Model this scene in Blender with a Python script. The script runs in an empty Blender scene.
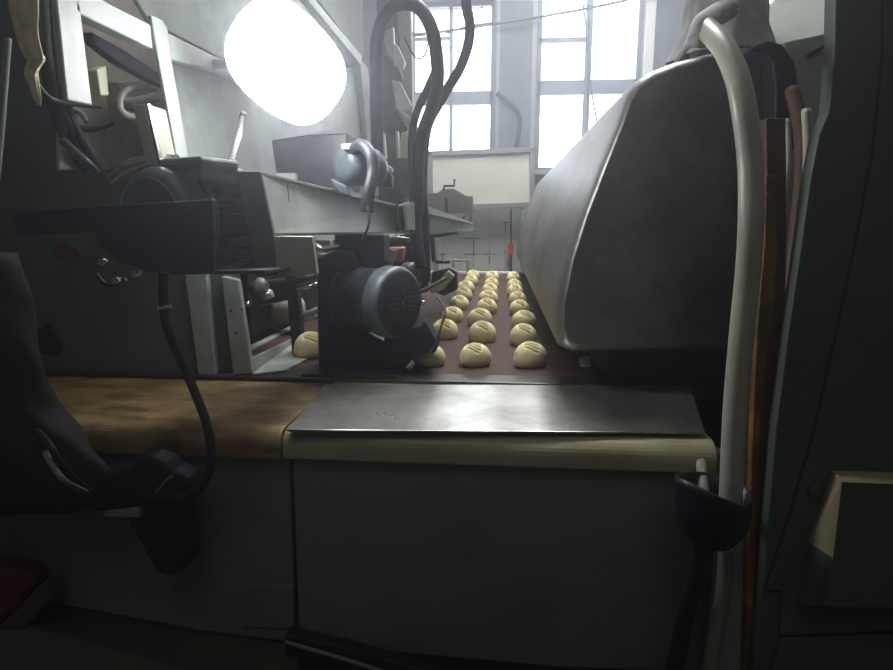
import bpy, bmesh, math, random
from mathutils import Vector, Matrix, noise
random.seed(7)
PI = math.pi
HAZE = .048
SC = bpy.context.scene
COL = SC.collection
V = Vector

# ------------------------------------------------------------------ camera
F = 600.0
TH = math.atan(113 / F)
PSI = math.atan(54.5 * math.cos(TH) / F)
CAM = V((0, 0, 1.4))
FWD = V((-math.sin(PSI) * math.cos(TH), math.cos(PSI) * math.cos(TH), -math.sin(TH)))
RGT = V((math.cos(PSI), math.sin(PSI), 0))
UPV = RGT.cross(FWD)
cd = bpy.data.cameras.new('camera')
cam = bpy.data.objects.new('camera', cd)
COL.objects.link(cam)
cam.matrix_world = Matrix((( RGT.x, UPV.x, -FWD.x, 0), (RGT.y, UPV.y, -FWD.y, 0), (RGT.z, UPV.z, -FWD.z, 0), (0, 0, 0, 1)))
cam.location = CAM
cd.sensor_width = 36
cd.lens = 36 * F / 893
cd.clip_start = 0.02
SC.camera = cam
def ray(px, py): return FWD + RGT * ((px - 446.5) / F) + UPV * ((335 - py) / F)
def P(px, py, Y):
    r = ray(px, py); return CAM + r * (Y / r.y)
def PZ(px, py, z):
    r = ray(px, py); return CAM + r * ((z - CAM.z) / r.z)
def PX(px, py, X):
    r = ray(px, py); return CAM + r * (X / r.x)

# ------------------------------------------------------------------ materials
def lin(c):
    return tuple(((x / 255) / 12.92 if x / 255 <= .04045 else ((x / 255 + .055) / 1.055) ** 2.4) for x in c)
def mat(name, col, rough=.5, metal=0, col2=None, scale=6, fac=.5, bump=0, bscale=40, stretch=(1, 1, 1), spec=.5, emit=None, estr=0, rvar=0):
    m = bpy.data.materials.new(name); m.use_nodes = True
    nt = m.node_tree; N = nt.nodes; L = nt.links
    b = N['Principled BSDF']
    c1 = (*lin(col), 1)
    b.inputs['Base Color'].default_value = c1
    b.inputs['Roughness'].default_value = rough
    b.inputs['Metallic'].default_value = metal
    b.inputs['Specular IOR Level'].default_value = spec
    tc = N.new('ShaderNodeTexCoord'); mp = N.new('ShaderNodeMapping')
    mp.inputs['Scale'].default_value = stretch
    L.new(tc.outputs['Object'], mp.inputs['Vector'])
    if col2:
        n = N.new('ShaderNodeTexNoise'); n.inputs['Scale'].default_value = scale; n.inputs['Detail'].default_value = 8; n.inputs['Roughness'].default_value = .65
        L.new(mp.outputs[0], n.inputs['Vector'])
        r = N.new('ShaderNodeValToRGB')
        r.color_ramp.elements[0].position = max(0, fac - .13); r.color_ramp.elements[1].position = min(1, fac + .13)
        r.color_ramp.elements[0].color = c1; r.color_ramp.elements[1].color = (*lin(col2), 1)
        L.new(n.outputs['Fac'], r.inputs['Fac']); L.new(r.outputs[0], b.inputs['Base Color'])
        if rvar:
            ma = N.new('ShaderNodeMath'); ma.operation = 'MULTIPLY_ADD'; ma.inputs[1].default_value = rvar; ma.inputs[2].default_value = rough - rvar / 2
            L.new(n.outputs['Fac'], ma.inputs[0]); L.new(ma.outputs[0], b.inputs['Roughness'])
    if bump:
        n2 = N.new('ShaderNodeTexNoise'); n2.inputs['Scale'].default_value = bscale; n2.inputs['Detail'].default_value = 5
        L.new(mp.outputs[0], n2.inputs['Vector'])
        bp = N.new('ShaderNodeBump'); bp.inputs['Strength'].default_value = bump; bp.inputs['Distance'].default_value = .01
        L.new(n2.outputs['Fac'], bp.inputs['Height']); L.new(bp.outputs[0], b.inputs['Normal'])
    if emit:
        b.inputs['Emission Color'].default_value = (*lin(emit), 1); b.inputs['Emission Strength'].default_value = estr
    return m
M = {}
M['paint'] = mat('grey_green_paint', (150, 158, 148), .45, col2=(128, 134, 124), scale=9, fac=.55, bump=.08)
M['paint_light'] = mat('pale_grey_paint', (172, 178, 168), .45, col2=(150, 154, 144), scale=12, fac=.6, bump=.08)
M['cream_worn'] = mat('worn_cream_paint', (158, 136, 88), .45, col2=(84, 58, 36), scale=7, fac=.5, bump=.1, stretch=(1, 2, 2))
M['cream_lip'] = mat('cream_lip_paint', (178, 172, 140), .38, col2=(150, 136, 98), scale=5, fac=.55, bump=.05)
M['cream'] = mat('cream_paint', (176, 178, 150), .45, col2=(172, 170, 136), scale=30, fac=.62)
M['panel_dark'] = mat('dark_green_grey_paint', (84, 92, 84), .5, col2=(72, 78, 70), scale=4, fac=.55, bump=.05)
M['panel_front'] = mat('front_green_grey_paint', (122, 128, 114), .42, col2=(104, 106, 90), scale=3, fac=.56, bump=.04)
M['steel'] = mat('brushed_steel', (168, 170, 170), .38, 1, col2=(128, 128, 124), scale=5, fac=.5, bump=.04, bscale=12, stretch=(1, 1, 1), rvar=.25)
M['hood'] = mat('dull_stained_steel', (156, 154, 150), .45, .9, col2=(104, 97, 90), scale=2.6, fac=.52, bump=.02, bscale=5, stretch=(1, .3, 1), rvar=.3)
M['sheet'] = mat('floured_steel_sheet', (196, 194, 184), .3, .85, col2=(140, 138, 130), scale=6, fac=.52, bump=.03, bscale=30, rvar=.2)
M['black'] = mat('black_rubber', (26, 27, 30), .55, bump=.05)
M['cable_grey'] = mat('dusty_black_cable', (40, 42, 46), .5)
M['navy'] = mat('dark_navy_enamel', (22, 26, 42), .42, col2=(30, 32, 40), scale=14, fac=.55, bump=.05)
M['motor'] = mat('motor_grey_enamel', (92, 100, 106), .4, col2=(66, 70, 74), scale=14, fac=.55, bump=.06)
M['motor_dark'] = mat('motor_dark_enamel', (46, 50, 56), .45, col2=(34, 36, 40), scale=16, fac=.55, bump=.06)
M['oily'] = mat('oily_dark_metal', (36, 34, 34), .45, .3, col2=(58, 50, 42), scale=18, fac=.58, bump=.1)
M['shiny'] = mat('bright_metal', (190, 190, 186), .25, 1)
M['belt'] = mat('brown_belt', (62, 38, 30), .7, col2=(74, 48, 38), scale=10, fac=.6, bump=.03, stretch=(2, .5, 1), spec=.25)
M['plate'] = mat('dark_belt_plate', (58, 56, 54), .35, .3, col2=(78, 76, 72), scale=8, fac=.6)
M['dough'] = mat('raw_dough', (226, 212, 156), .6, col2=(234, 222, 176), scale=14, fac=.5, bump=.12, bscale=60)
M['hose'] = mat('white_plastic_hose', (178, 175, 158), .4, col2=(156, 150, 128), scale=9, fac=.6)
M['cloth'] = mat('dusty_white_cloth', (176, 176, 170), .85, col2=(140, 138, 132), scale=14, fac=.55, bump=.5, bscale=18)
M['rag'] = mat('yellowed_rag', (226, 216, 176), .9, col2=(186, 172, 130), scale=30, fac=.52, bump=.5, bscale=40)
M['yellow'] = mat('scuffed_yellow_paint', (156, 110, 42), .6, col2=(84, 58, 32), scale=9, fac=.47)
M['rust'] = mat('brown_rusty_steel', (70, 48, 34), .65, col2=(96, 66, 34), scale=16, fac=.55, bump=.1)
M['plaster'] = mat('grey_plaster', (96, 99, 102), .8, col2=(86, 88, 90), scale=3, fac=.5, bump=.1)
M['winframe'] = mat('window_frame_paint', (92, 98, 106), .5)
M['reveal'] = mat('white_reveal_paint', (200, 200, 190), .6)
M['board'] = mat('cream_board', (206, 204, 188), .5, col2=(190, 186, 166), scale=3, fac=.6)
M['frame_grey'] = mat('grey_frame', (122, 124, 122), .5)
M['red'] = mat('red_plastic', (190, 60, 52), .5)
M['red_dark'] = mat('dull_red_plastic', (92, 30, 30), .6)
M['pink'] = mat('pink_plastic', (190, 120, 108), .5)
M['floor'] = mat('dirty_concrete', (52, 50, 44), .7, col2=(40, 42, 38), scale=5, fac=.5, bump=.2)
M['ledge'] = mat('grimy_ledge_paint', (66, 70, 58), .6, col2=(84, 82, 62), scale=9, fac=.6, bump=.1)
M['brown_back'] = mat('dusty_brown_interior', (140, 130, 120), .7, col2=(176, 162, 146), scale=7, fac=.55, bump=.2, bscale=14)
M['bag'] = mat('dark_brown_cloth', (30, 25, 24), .8, col2=(22, 20, 22), scale=10, fac=.5, bump=.3)
M['white'] = mat('white_plastic', (206, 206, 200), .5)
M['lampglass'] = mat('lit_lamp_glass', (255, 255, 255), .3, emit=(246, 248, 255), estr=32)
M['tower'] = mat('overcast_sky_haze', (255, 255, 255), 1)

def glass():
    m = bpy.data.materials.new('dusty_window_glass'); m.use_nodes = True
    nt = m.node_tree; N = nt.nodes; L = nt.links
    N.clear(); o = N.new('ShaderNodeOutputMaterial'); mx = N.new('ShaderNodeMixShader')
    t = N.new('ShaderNodeBsdfTransparent'); t.inputs[0].default_value = (.96, .97, .98, 1)
    g = N.new('ShaderNodeBsdfGlossy'); g.inputs['Roughness'].default_value = .05
    mx.inputs[0].default_value = .05
    L.new(t.outputs[0], mx.inputs[1]); L.new(g.outputs[0], mx.inputs[2]); L.new(mx.outputs[0], o.inputs[0])
    return m
M['glass'] = glass()
def tiles():
    m = bpy.data.materials.new('white_wall_tiles'); m.use_nodes = True
    nt = m.node_tree; N = nt.nodes; L = nt.links; b = N['Principled BSDF']
    tc = N.new('ShaderNodeTexCoord'); mp = N.new('ShaderNodeMapping'); mp.inputs['Rotation'].default_value = (PI / 2, 0, 0)
    L.new(tc.outputs['Object'], mp.inputs[0])
    br = N.new('ShaderNodeTexBrick'); br.offset = 0; br.inputs['Scale'].default_value = 1
    br.inputs['Brick Width'].default_value = .155; br.inputs['Row Height'].default_value = .155; br.inputs['Mortar Size'].default_value = .0055
    br.inputs['Color1'].default_value = (*lin((216, 214, 206)), 1); br.inputs['Color2'].default_value = (*lin((204, 202, 194)), 1)
    L.new(mp.outputs[0], br.inputs['Vector'])
    n = N.new('ShaderNodeTexNoise'); n.inputs['Scale'].default_value = 5; L.new(tc.outputs['Object'], n.inputs['Vector'])
    r = N.new('ShaderNodeValToRGB'); r.color_ramp.elements[0].position = .43; r.color_ramp.elements[1].position = .47
    r.color_ramp.elements[0].color = (*lin((66, 62, 60)), 1); r.color_ramp.elements[1].color = (*lin((196, 193, 186)), 1)
    L.new(n.outputs['Fac'], r.inputs[0]); L.new(r.outputs[0], br.inputs['Mortar'])
    L.new(br.outputs['Color'], b.inputs['Base Color']); b.inputs['Roughness'].default_value = .25
    return m
M['tiles'] = tiles()

# ------------------------------------------------------------------ mesh helpers
def nb(): return bmesh.new()
def face(bm, vs):
    try: return bm.faces.new(vs)
    except ValueError: return None
def prism(bm, pts, t):
    t = V(t); a = [bm.verts.new(p) for p in pts]; b = [bm.verts.new(V(p) + t) for p in pts]
    n = len(pts); face(bm, a); face(bm, b[::-1])
    for i in range(n): face(bm, [a[i], b[i], b[(i + 1) % n], a[(i + 1) % n]])
    return bm
def box(bm, lo, hi):
    x0, y0, z0 = lo; x1, y1, z1 = hi
    return prism(bm, [V((x0, y0, z0)), V((x1, y0, z0)), V((x1, y0, z1)), V((x0, y0, z1))], (0, y1 - y0, 0))
def catmull(pts, k=6):
    pts = [V(p) for p in pts]; out = []
    for i in range(len(pts) - 1):
        p0 = pts[max(i - 1, 0)]; p1 = pts[i]; p2 = pts[i + 1]; p3 = pts[min(i + 2, len(pts) - 1)]
        for j in range(k):
            t = j / k
            out.append(.5 * ((2 * p1) + (p2 - p0) * t + (2 * p0 - 5 * p1 + 4 * p2 - p3) * t * t + (3 * p1 - p0 - 3 * p2 + p3) * t ** 3))
    out.append(pts[-1]); return out
def tube(bm, pts, r, n=12, smooth=6, cap=True, ridge=0):
    c = catmull(pts, smooth) if smooth else [V(p) for p in pts]
    rings = []; up = None
    for i, p in enumerate(c):
        d = (c[min(i + 1, len(c) - 1)] - c[max(i - 1, 0)]).normalized()
        if up is None:
            up = d.orthogonal().normalized()
        up = (up - d * up.dot(d)).normalized(); s = d.cross(up)
        rr = r[0] + (r[1] - r[0]) * i / (len(c) - 1) if isinstance(r, (tuple, list)) else r
        if ridge and i % 2: rr *= 1 - ridge
        rings.append([bm.verts.new(p + (up * math.cos(2 * PI * k / n) + s * math.sin(2 * PI * k / n)) * rr) for k in range(n)])
    for a, b in zip(rings, rings[1:]):
        for k in range(n):
            f = face(bm, [a[k], b[k], b[(k + 1) % n], a[(k + 1) % n]])
            if f: f.smooth = not ridge
    if cap: face(bm, rings[0]); face(bm, rings[-1][::-1])
    return bm
def lathe(bm, base, axis, prof, n=32, squash=None):
    """prof: list of (distance along axis, radius)"""
    base = V(base); ax = V(axis).normalized(); u = (V((0, 0, 1)) if abs(ax.z) < .9 else V((1, 0, 0))); u = (u - ax * u.dot(ax)).normalized(); s = ax.cross(u)
    rings = []
    for d, r in prof:
        rings.append([bm.verts.new(base + ax * d + (u * math.cos(2 * PI * k / n) + s * math.sin(2 * PI * k / n)) * max(r, 1e-4)) for k in range(n)])
    for a, b in zip(rings, rings[1:]):
        for k in range(n):
            f = face(bm, [a[k], b[k], b[(k + 1) % n], a[(k + 1) % n]])
            if f: f.smooth = True
    face(bm, rings[0]); face(bm, rings[-1][::-1]); return bm
def cyl(bm, p0, p1, r, n=20):
    p0 = V(p0); p1 = V(p1); return lathe(bm, p0, p1 - p0, [(0, r), ((p1 - p0).length, r)], n)
def pslab(bm, px, Y, t): return prism(bm, [P(x, y, Y) for x, y in px], (0, t, 0))
def obj(name, bm, m, parent=None, bev=0, sub=0, smooth=False):
    bmesh.ops.recalc_face_normals(bm, faces=bm.faces)
    base = V((0, 0, 0))
    if parent is not None:
        p = parent
        while p is not None: base += p.location; p = p.parent
    else:
        xs = [v.co for v in bm.verts]
        base = V((sum(v.x for v in xs) / len(xs), sum(v.y for v in xs) / len(xs), min(v.z for v in xs)))
    bmesh.ops.translate(bm, verts=bm.verts, vec=-base)
    me = bpy.data.meshes.new(name); bm.to_mesh(me); bm.free()
    if smooth:
        for p in me.polygons: p.use_smooth = True
    me.materials.append(M[m] if isinstance(m, str) else m)
    o = bpy.data.objects.new(name, me); COL.objects.link(o)
    if parent is not None: o.parent = parent
    else: o.location = base
    if bev:
        b = o.modifiers.new('bevel', 'BEVEL'); b.width = bev; b.segments = 2; b.limit_method = 'ANGLE'; b.angle_limit = math.radians(35)
    if sub:
        s = o.modifiers.new('sub', 'SUBSURF'); s.levels = s.render_levels = sub
    return o
def tag(o, label, cat, group=None):
    o['label'] = label; o['category'] = cat
    if group: o['group'] = group
    return o
def thing(name, label, cat, loc, group=None):
    o = bpy.data.objects.new(name, None); COL.objects.link(o); o.location = V(loc); o.empty_display_size = .05
    return tag(o, label, cat, group)
def structure(o): o['kind'] = 'structure'; return o

# ------------------------------------------------------------------ room shell
YW = 6.0
XL, XR, YB, ZC = -2.6, 3.0, -3.0, 4.6
structure(obj('floor', box(nb(), (XL, YB, -.1), (XR, YW, 0)), 'floor'))
structure(obj('ceiling', box(nb(), (XL, YB, ZC), (XR, YW, ZC + .1)), 'plaster'))
structure(obj('wall_left', box(nb(), (XL - .1, YB, 0), (XL, YW, ZC)), 'plaster'))
structure(obj('wall_right', box(nb(), (XR, YB, 0), (XR + .1, YW, ZC)), 'plaster'))
structure(obj('wall_front', box(nb(), (XL, YB - .1, 0), (XR, YB, ZC)), 'plaster'))
def zx(px, py): p = P(px, py, YW); return p.x, p.z
# window openings  (x0,x1,z0,z1)
w1 = (zx(402, 5)[0], zx(495, 5)[0], zx(450, 158)[1], zx(470, -2)[1])
w2 = (zx(540, 5)[0], zx(646, 5)[0], zx(560, 170)[1], zx(600, -75)[1])
w3 = (zx(735, 5)[0], zx(850, 5)[0], zx(560, 170)[1], zx(780, -75)[1])
wins = [w1, w2, w3]
bm = nb(); T = .3
xs = [XL]
for w in wins: xs += [w[0], w[1]]
xs.append(XR)
for i in range(0, len(xs), 2): box(bm, (xs[i], YW, 0), (xs[i + 1], YW + T, ZC))
for w in wins:
    box(bm, (w[0], YW, 0), (w[1], YW + T, w[2])); box(bm, (w[0], YW, w[3]), (w[1], YW + T, ZC))
structure(obj('wall_back', bm, 'plaster'))
tz = zx(470, 203)[1]
bm = nb(); box(bm, (XL + .01, YW - .012, 0), (XR - .01, YW, tz))
structure(obj('trim_1', bm, 'tiles'))
# window frames
def window(n, w, bars):
    """bars: list of (x0,x1,z0,z1)"""
    bm = nb(); yy = YW + .10; f = .035
    for b in bars + [(w[0], w[0] + f, w[2], w[3]), (w[1] - f, w[1], w[2], w[3]), (w[0] + f, w[1] - f, w[2], w[2] + f), (w[0] + f, w[1] - f, w[3] - f, w[3])]:
        box(bm, (b[0], yy, b[2]), (b[1], yy + .05, b[3]))
    fr = structure(obj('window_%d' % n, bm, 'winframe', bev=.004))
    g = nb(); box(g, (w[0] + .01, yy + .022, w[2] + .01), (w[1] - .01, yy + .026, w[3] - .01))
    obj('pane', g, 'glass', fr)
    s = nb(); box(s, (w[0] - .03, YW - .05, w[2] - .045), (w[1] + .03, YW + .09, w[2] - .002))
    obj('window_sill', s, 'frame_grey', fr, bev=.005)
def bx_(x0, x1, y0, y1, w):
    a = zx(x0, y0); b = zx(x1, y1); a2 = a[0]; b2 = b[0]
    return (a2, b2, b[1], a[1])
Z = lambda y, x=500: zx(x, y)[1]
X = lambda x, y=90: zx(x, y)[0]
window(1, w1, [(X(448), X(452), w1[2], w1[3]), (X(411.5), X(414), w1[2], w1[3]), (w1[0], w1[1], Z(102), Z(88)), (w1[0], X(448), Z(35), Z(31.5))])
window(2, w2, [(X(585), X(592), w2[2], w2[3]), (w2[0], w2[1], Z(92, 590), Z(77, 590)), (w2[0], X(585), Z(39, 560), Z(34, 560))])
window(3, w3, [(X(790), X(797), w3[2], w3[3]), (w3[0], w3[1], Z(92, 790), Z(77, 790))])
# white reveal strip at right of window 2
bm = nb(); box(bm, (w2[1] + .005, YW - .02, w2[2] - .05), (w2[1] + .09, YW + .0, w2[3]))
structure(obj('trim_2', bm, 'reveal', bev=.004))
bm = nb(); box(bm, (w1[1] + .02, YW - .012, w1[2]), (w1[1] + .05, YW, w1[3])); structure(obj('trim_3', bm, 'frame_grey'))
bm = nb(); box(bm, (w2[0] - .06, YW - .012, w2[2] - .05), (w2[0] - .02, YW, w2[3])); structure(obj('trim_4', bm, 'frame_grey'))

# wires across the windows, pipe on pier
def tag_tube(name, pts, r, m, label, cat, group=None, n=10, smooth=6):
    return tag(obj(name, tube(nb(), pts, r, n, smooth), m, smooth=True), label, cat, group)
Yw = YW - .06
tag_tube('cable', [P(404, 35, Yw), P(440, 32, Yw), P(495, 24, Yw), P(545, 16, Yw), P(600, 6, Yw), P(665, -9, Yw)], .012, 'cable_grey', 'straight grey cable strung across both tall windows near their tops', 'cable')
tag_tube('cable', [P(404, 36, Yw + .03), P(440, 35, Yw + .03), P(464, 27, Yw + .03), P(495, 22, Yw + .03)], .007, 'cable_grey', 'thin slack wire just under the straight cable on the left window', 'cable')
tag_tube('cable', [P(497, 93, YW - .03), P(510, 103, YW - .03), P(519, 115, YW - .03), P(519, 130, YW - .03), P(516, 149, YW - .03)], .022, 'black', 'bent grey conduit running down the pier between the two windows', 'conduit')
tag_tube('cable', [P(588, -10, Yw - .2), P(589, 30, Yw - .2), P(590, 80, Yw - .2), P(597, 122, Yw - .2)], .008, 'cable_grey', 'thin dark wire dangling down the middle bar of the right window', 'cable')
tag_tube('cable', [P(581, -10, Yw - .1), P(586, 30, Yw - .1), P(588, 90, Yw - .1), P(585, 135, Yw - .1)], .008, 'cable_grey', 'thin dark wire hanging straight beside the middle bar of the right window', 'cable')
for k, (px, py) in enumerate([(475, 15), (481, 10), (556, 47)]):
    bm = nb(); c = P(px, py, YW + .095)
    for j in range(5):
        a = j * 2.1 + k; prism(bm, [c, c + V((math.cos(a) * .055, 0, math.sin(a) * .055)), c + V((math.cos(a + .6) * .02, 0, math.sin(a + .6) * .02))], (0, .004, 0))
    tag(obj('dead_leaf', bm, 'oily'), ['dark dried leaf stuck high on the left window glass, the lower of two', 'dark dried leaf stuck high on the left window glass, the upper of two', 'dark dried leaf stuck on the right window glass'][k], 'leaf', 'dried leaves on the window glass')

# ------------------------------------------------------------------ back board
Yb = 5.7
t = thing('notice_board', 'large blank cream board in a grey frame standing before the tiled wall', 'board', P(480, 209, Yb))
B = [P(428, 152, Yb), P(531, 148, Yb), P(533, 206, Yb), P(430, 210, Yb)]
obj('panel', prism(nb(), [P(430, 154, Yb), P(530, 150, Yb), P(531, 204, Yb), P(432, 208, Yb)], (0, .02, 0)), 'board', t)
bm = nb()
for a, b, c, d in [((427.5, 151), (534, 147), (534, 152), (427.5, 156)), ((427.5, 205.5), (535, 202), (535, 207), (427.5, 211)), ((427.5, 151), (432, 151), (433, 211), (429, 211)), ((529.5, 148), (534, 148), (535, 207), (530, 207))]:
    prism(bm, [P(*q, Yb - .03) for q in (a, b, c, d)], (0, .06, 0))
obj('frame', bm, 'frame_grey', t, bev=.003)
obj('hook', tube(nb(), [P(440, 152, Yb), P(440, 146, Yb)], .006, 6, 0), 'oily', t)
for s in (436, 524):
    a = P(s, 209, Yb); obj('leg', box(nb(), (a.x - .02, Yb - .02, 0), (a.x + .02, Yb + .02, a.z)), 'frame_grey', t)
bm = nb()
cyl(bm, P(511, 209, 5.9), P(511, 275, 5.9), .008, 8)
t = thing('cable', 'thin dark cable with a red tag hanging down the tiles by the hood', 'cable', P(511, 275, 5.9))
obj('wire', bm, 'cable_grey', t)
a = P(510.5, 249, 5.87); obj('red_tag', box(nb(), (a.x - .03, a.y - .01, a.z - .05), (a.x + .03, a.y + .01, a.z + .05)), 'red', t, bev=.005)

# ------------------------------------------------------------------ conveyor
ZB = 1.03
conv = thing('conveyor', 'long brown belt conveyor carrying rows of raw buns', 'conveyor', (-.2, 3, 0))
YN, YF = 1.42, 4.35
bm = nb()
XB0, XB1 = -.72, .34
prof = []
r = .035
for k in range(13):
    a = PI / 2 + PI * k / 12; prof.append((YN + .03 + math.cos(a) * r, ZB - r + math.sin(a) * r))
for k in range(13):
    a = -PI / 2 + PI * k / 12; prof.append((YF + math.cos(a) * r, ZB - r + math.sin(a) * r))
va = [bm.verts.new((XB0, y, z)) for y, z in prof]; vb = [bm.verts.new((XB1, y, z)) for y, z in prof]
n = len(prof); face(bm, va); face(bm, vb[::-1])
for i in range(n): face(bm, [va[i], va[(i + 1) % n], vb[(i + 1) % n], vb[i]])
obj('belt', bm, 'belt', conv)
bm = nb(); box(bm, (XB0 - .03, YN, ZB - .12), (XB0 - .005, YF + .03, ZB + .004)); obj('side_rail', bm, 'paint', conv, bev=.003)
bm = nb(); box(bm, (XB1 + .005, YN, ZB - .12), (XB1 + .03, YF + .03, ZB + .004)); obj('side_rail', bm, 'paint', conv, bev=.003)
bm = nb(); box(bm, (XB0 - .09, 1.80, ZB - .12), (XB0 - .06, 4.2, ZB + .26)); obj('side_guard', bm, 'oily', conv, bev=.003)
bm = nb(); box(bm, (XB0, YF + .05, ZB - .05), (XB1 + .03, YF + .1, ZB + .012)); obj('end_bar', bm, 'white', conv, bev=.004)
for x in (XB0 - .02, XB1 + .02):
    for y in (2.2, 4.2):
        bm = nb(); box(bm, (x - .03, y - .03, 0), (x + .03, y + .03, ZB - .12)); obj('leg', bm, 'paint', conv, bev=.003)

# dough buns
def bun_mesh(seed, cuts):
    rnd = random.Random(seed); bm = nb(); NU, NV = 96, 60; R = .042; H = .060
    ph = rnd.uniform(0, 6)
    rows = []
    top = bm.verts.new((0, 0, 0))
    def shape(th, u):   # th azimuth, u 0 top .. 1 bottom
        a = u * PI * .62
        rad = R * math.sin(min(a, PI)) ** .9 / 1.0 * (1 + .05 * math.sin(2 * th + ph) + .03 * math.sin(3 * th + ph * 2))
        if a > PI / 2: rad = R * (1 - .35 * ((a - PI / 2) / (PI * .12)) ** 2 * .5) * (1 + .05 * math.sin(2 * th + ph) + .03 * math.sin(3 * th + ph * 2))
        zz = H * (.30 + .70 * math.cos(a)) if a < PI / 2 else H * .30 * (1 - (a - PI / 2) / (PI * .12))
        return rad * math.cos(th), rad * math.sin(th), zz
    for j in range(1, NV + 1):
        row = []
        for k in range(NU):
            x, y, z = shape(2 * PI * k / NU, j / NV)
            row.append(bm.verts.new((x, y, z)))
        rows.append(row)
    top.co = shape(0, 0)
    for k in range(NU): face(bm, [top, rows[0][k], rows[0][(k + 1) % NU]])
    for a, b in zip(rows, rows[1:]):
        for k in range(NU): face(bm, [a[k], b[k], b[(k + 1) % NU], a[(k + 1) % NU]])
    face(bm, rows[-1])
    tilt = rnd.uniform(.06, .26)
    for v in bm.verts:
        if v.co.z > H * .3 and v.co.z * .87 - v.co.y * .5 > .024:
            for c in range(cuts):
                yc = -.001 + c * .0098; xl = .0225 - .003 * abs(c - 1.3)
                d = (.87 * v.co.y + .5 * v.co.z - yc + v.co.x * tilt + .0015 * math.sin(v.co.x * 150)) / .0019
                e = (v.co.x - .002) / xl
                if abs(e) < 1:
                    nn = V((v.co.x, v.co.y, v.co.z * .8)).normalized()
                    v.co -= nn * .0062 * math.exp(-d * d) * (1 - e ** 4)
                    v.co += nn * .0012 * math.exp(-((d - 2.2) / 1.2) ** 2) * (1 - e ** 4)
    me = bpy.data.meshes.new('bun'); bmesh.ops.recalc_face_normals(bm, faces=bm.faces); bm.to_mesh(me); bm.free()
    for p in me.polygons: p.use_smooth = True
    me.materials.append(M['dough']); return me
bms = [bun_mesh(s, c) for s, c in ((1, 4), (2, 3), (3, 4), (5, 4))]
rowsx = {
 'left': [(429, 360), (444.7, 334), (452.3, 318), (459, 306), (463, 297), (465.5, 290), (471, 283), (473, 277)],
 'middle': [(475, 360), (482, 337), (479.5, 322), (486.5, 310.5), (488, 300), (489.5, 292.5), (491.3, 286), (491.8, 279)],
 'right': [(530, 361), (523, 340), (523.5, 324), (519, 311.5), (517, 302), (514.7, 294), (514, 288), (513, 280)]}
ordn = ['front', 'second', 'third', 'fourth', 'fifth', 'sixth', 'seventh', 'last']
row_of = {'left': 'row beside the fan motor', 'middle': 'middle row', 'right': 'row along the steel hood'}
def bun(p, me, rz, sc, label):
    o = bpy.data.objects.new('dough_bun', me); COL.objects.link(o); o.location = p; o.rotation_euler.z = rz; o.scale = sc
    tag(o, label, 'bun', 'raw slashed dough buns on the belt'); return o
k = 0
for rn, lst in rowsx.items():
    for i, (px, py) in enumerate(lst):
        p = PZ(px, py, ZB + .012); p.z = ZB
        s = random.uniform(.96, 1.05) * (1.0 if i else .97)
        if i: 
            lab = 'pale slashed raw dough bun, %s from the front in the %s' % (ordn[i], row_of[rn])
            if i == 7: lab = 'pale slashed raw dough bun, farthest in the %s' % row_of[rn]
        else: lab = 'pale slashed raw dough bun, nearest the steel sheet in the %s' % row_of[rn]
        bun(p, bms[(k * 3 + i) % 4], random.uniform(-.2, .2), (s * random.uniform(.97, 1.05), s, s * random.uniform(.95, 1.08)), lab)
        k += 1
p = PZ(311, 352, ZB + .012); p.z = ZB
bun(p, bms[0], .3, (1.1, 1.1, 1.15), 'pale raw dough bun half hidden left of the fan motor bracket')

# ------------------------------------------------------------------ front housing
Y0 = 1.04
hz = thing('machine_housing', 'long grey-green machine housing with worn cream top edge in the foreground', 'machine', P(400, 640, Y0 + .2))
def lip(xa, xb, yb, zt, mname, name, parent):
    """rounded top lip running across; flat top to yb then rolled over at the front"""
    bm = nb(); pr = []; R = .035; zf = zt - .052
    pr.append((yb, zt))
    for k in range(9):
        a = PI / 2 + PI / 2 * k / 8; pr.append((Y0 + R - .02 + math.cos(a) * R, zt - R + math.sin(a) * R))
    pr += [(Y0 - .02, zf), (Y0 + .01, zf - .006), (yb, zf - .006)]
    rr = [[bm.verts.new((xx, y, z)) for y, z in pr] for xx in (xa, xb)]
    n = len(pr); face(bm, rr[0]); face(bm, rr[1][::-1])
    for i in range(n): face(bm, [rr[0][i], rr[1][i], rr[1][(i + 1) % n], rr[0][(i + 1) % n]])
    return obj(name, bm, mname, parent, bev=.003)
seam = PZ(276, 430, ZB).x
lip(P(-60, 430, 1.1).x, seam - .003, 1.40, ZB - .012, 'cream_worn', 'top_lip', hz)
lip(seam + .003, P(712, 430, 1.06).x, 1.40, ZB - .010, 'cream_lip', 'top_lip', hz)
bm = nb(); pslab(bm, [(-80, 445), (289, 445), (295, 643), (200, 631), (50, 603), (-80, 578)], Y0, .02); obj('front_panel', bm, 'panel_front', hz, bev=.004)
bm = nb(); pslab(bm, [(292, 450), (745, 452), (735, 674), (560, 668), (420, 655), (299, 646)], Y0 - .004, .024); obj('front_panel', bm, 'panel_front', hz, bev=.004)
bm = nb(); box(bm, (P(5, 500, Y0).x, Y0 + .03, 0), (P(745, 500, Y0).x, 1.38, ZB - .1)); obj('carcass', bm, 'oily', hz)
bm = nb(); pslab(bm, [(241, 584), (293, 586), (294, 629), (243, 627)], Y0 - .004, .004); obj('patch_plate', bm, 'panel_front', hz, bev=.001)
bm = nb(); c = P(286.5, 456, Y0 - .004); lathe(bm, c, (0, -1, 0), [(0, .003), (.003, .003), (.004, .001)], 12); obj('screw', bm, 'shiny', hz)
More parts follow.
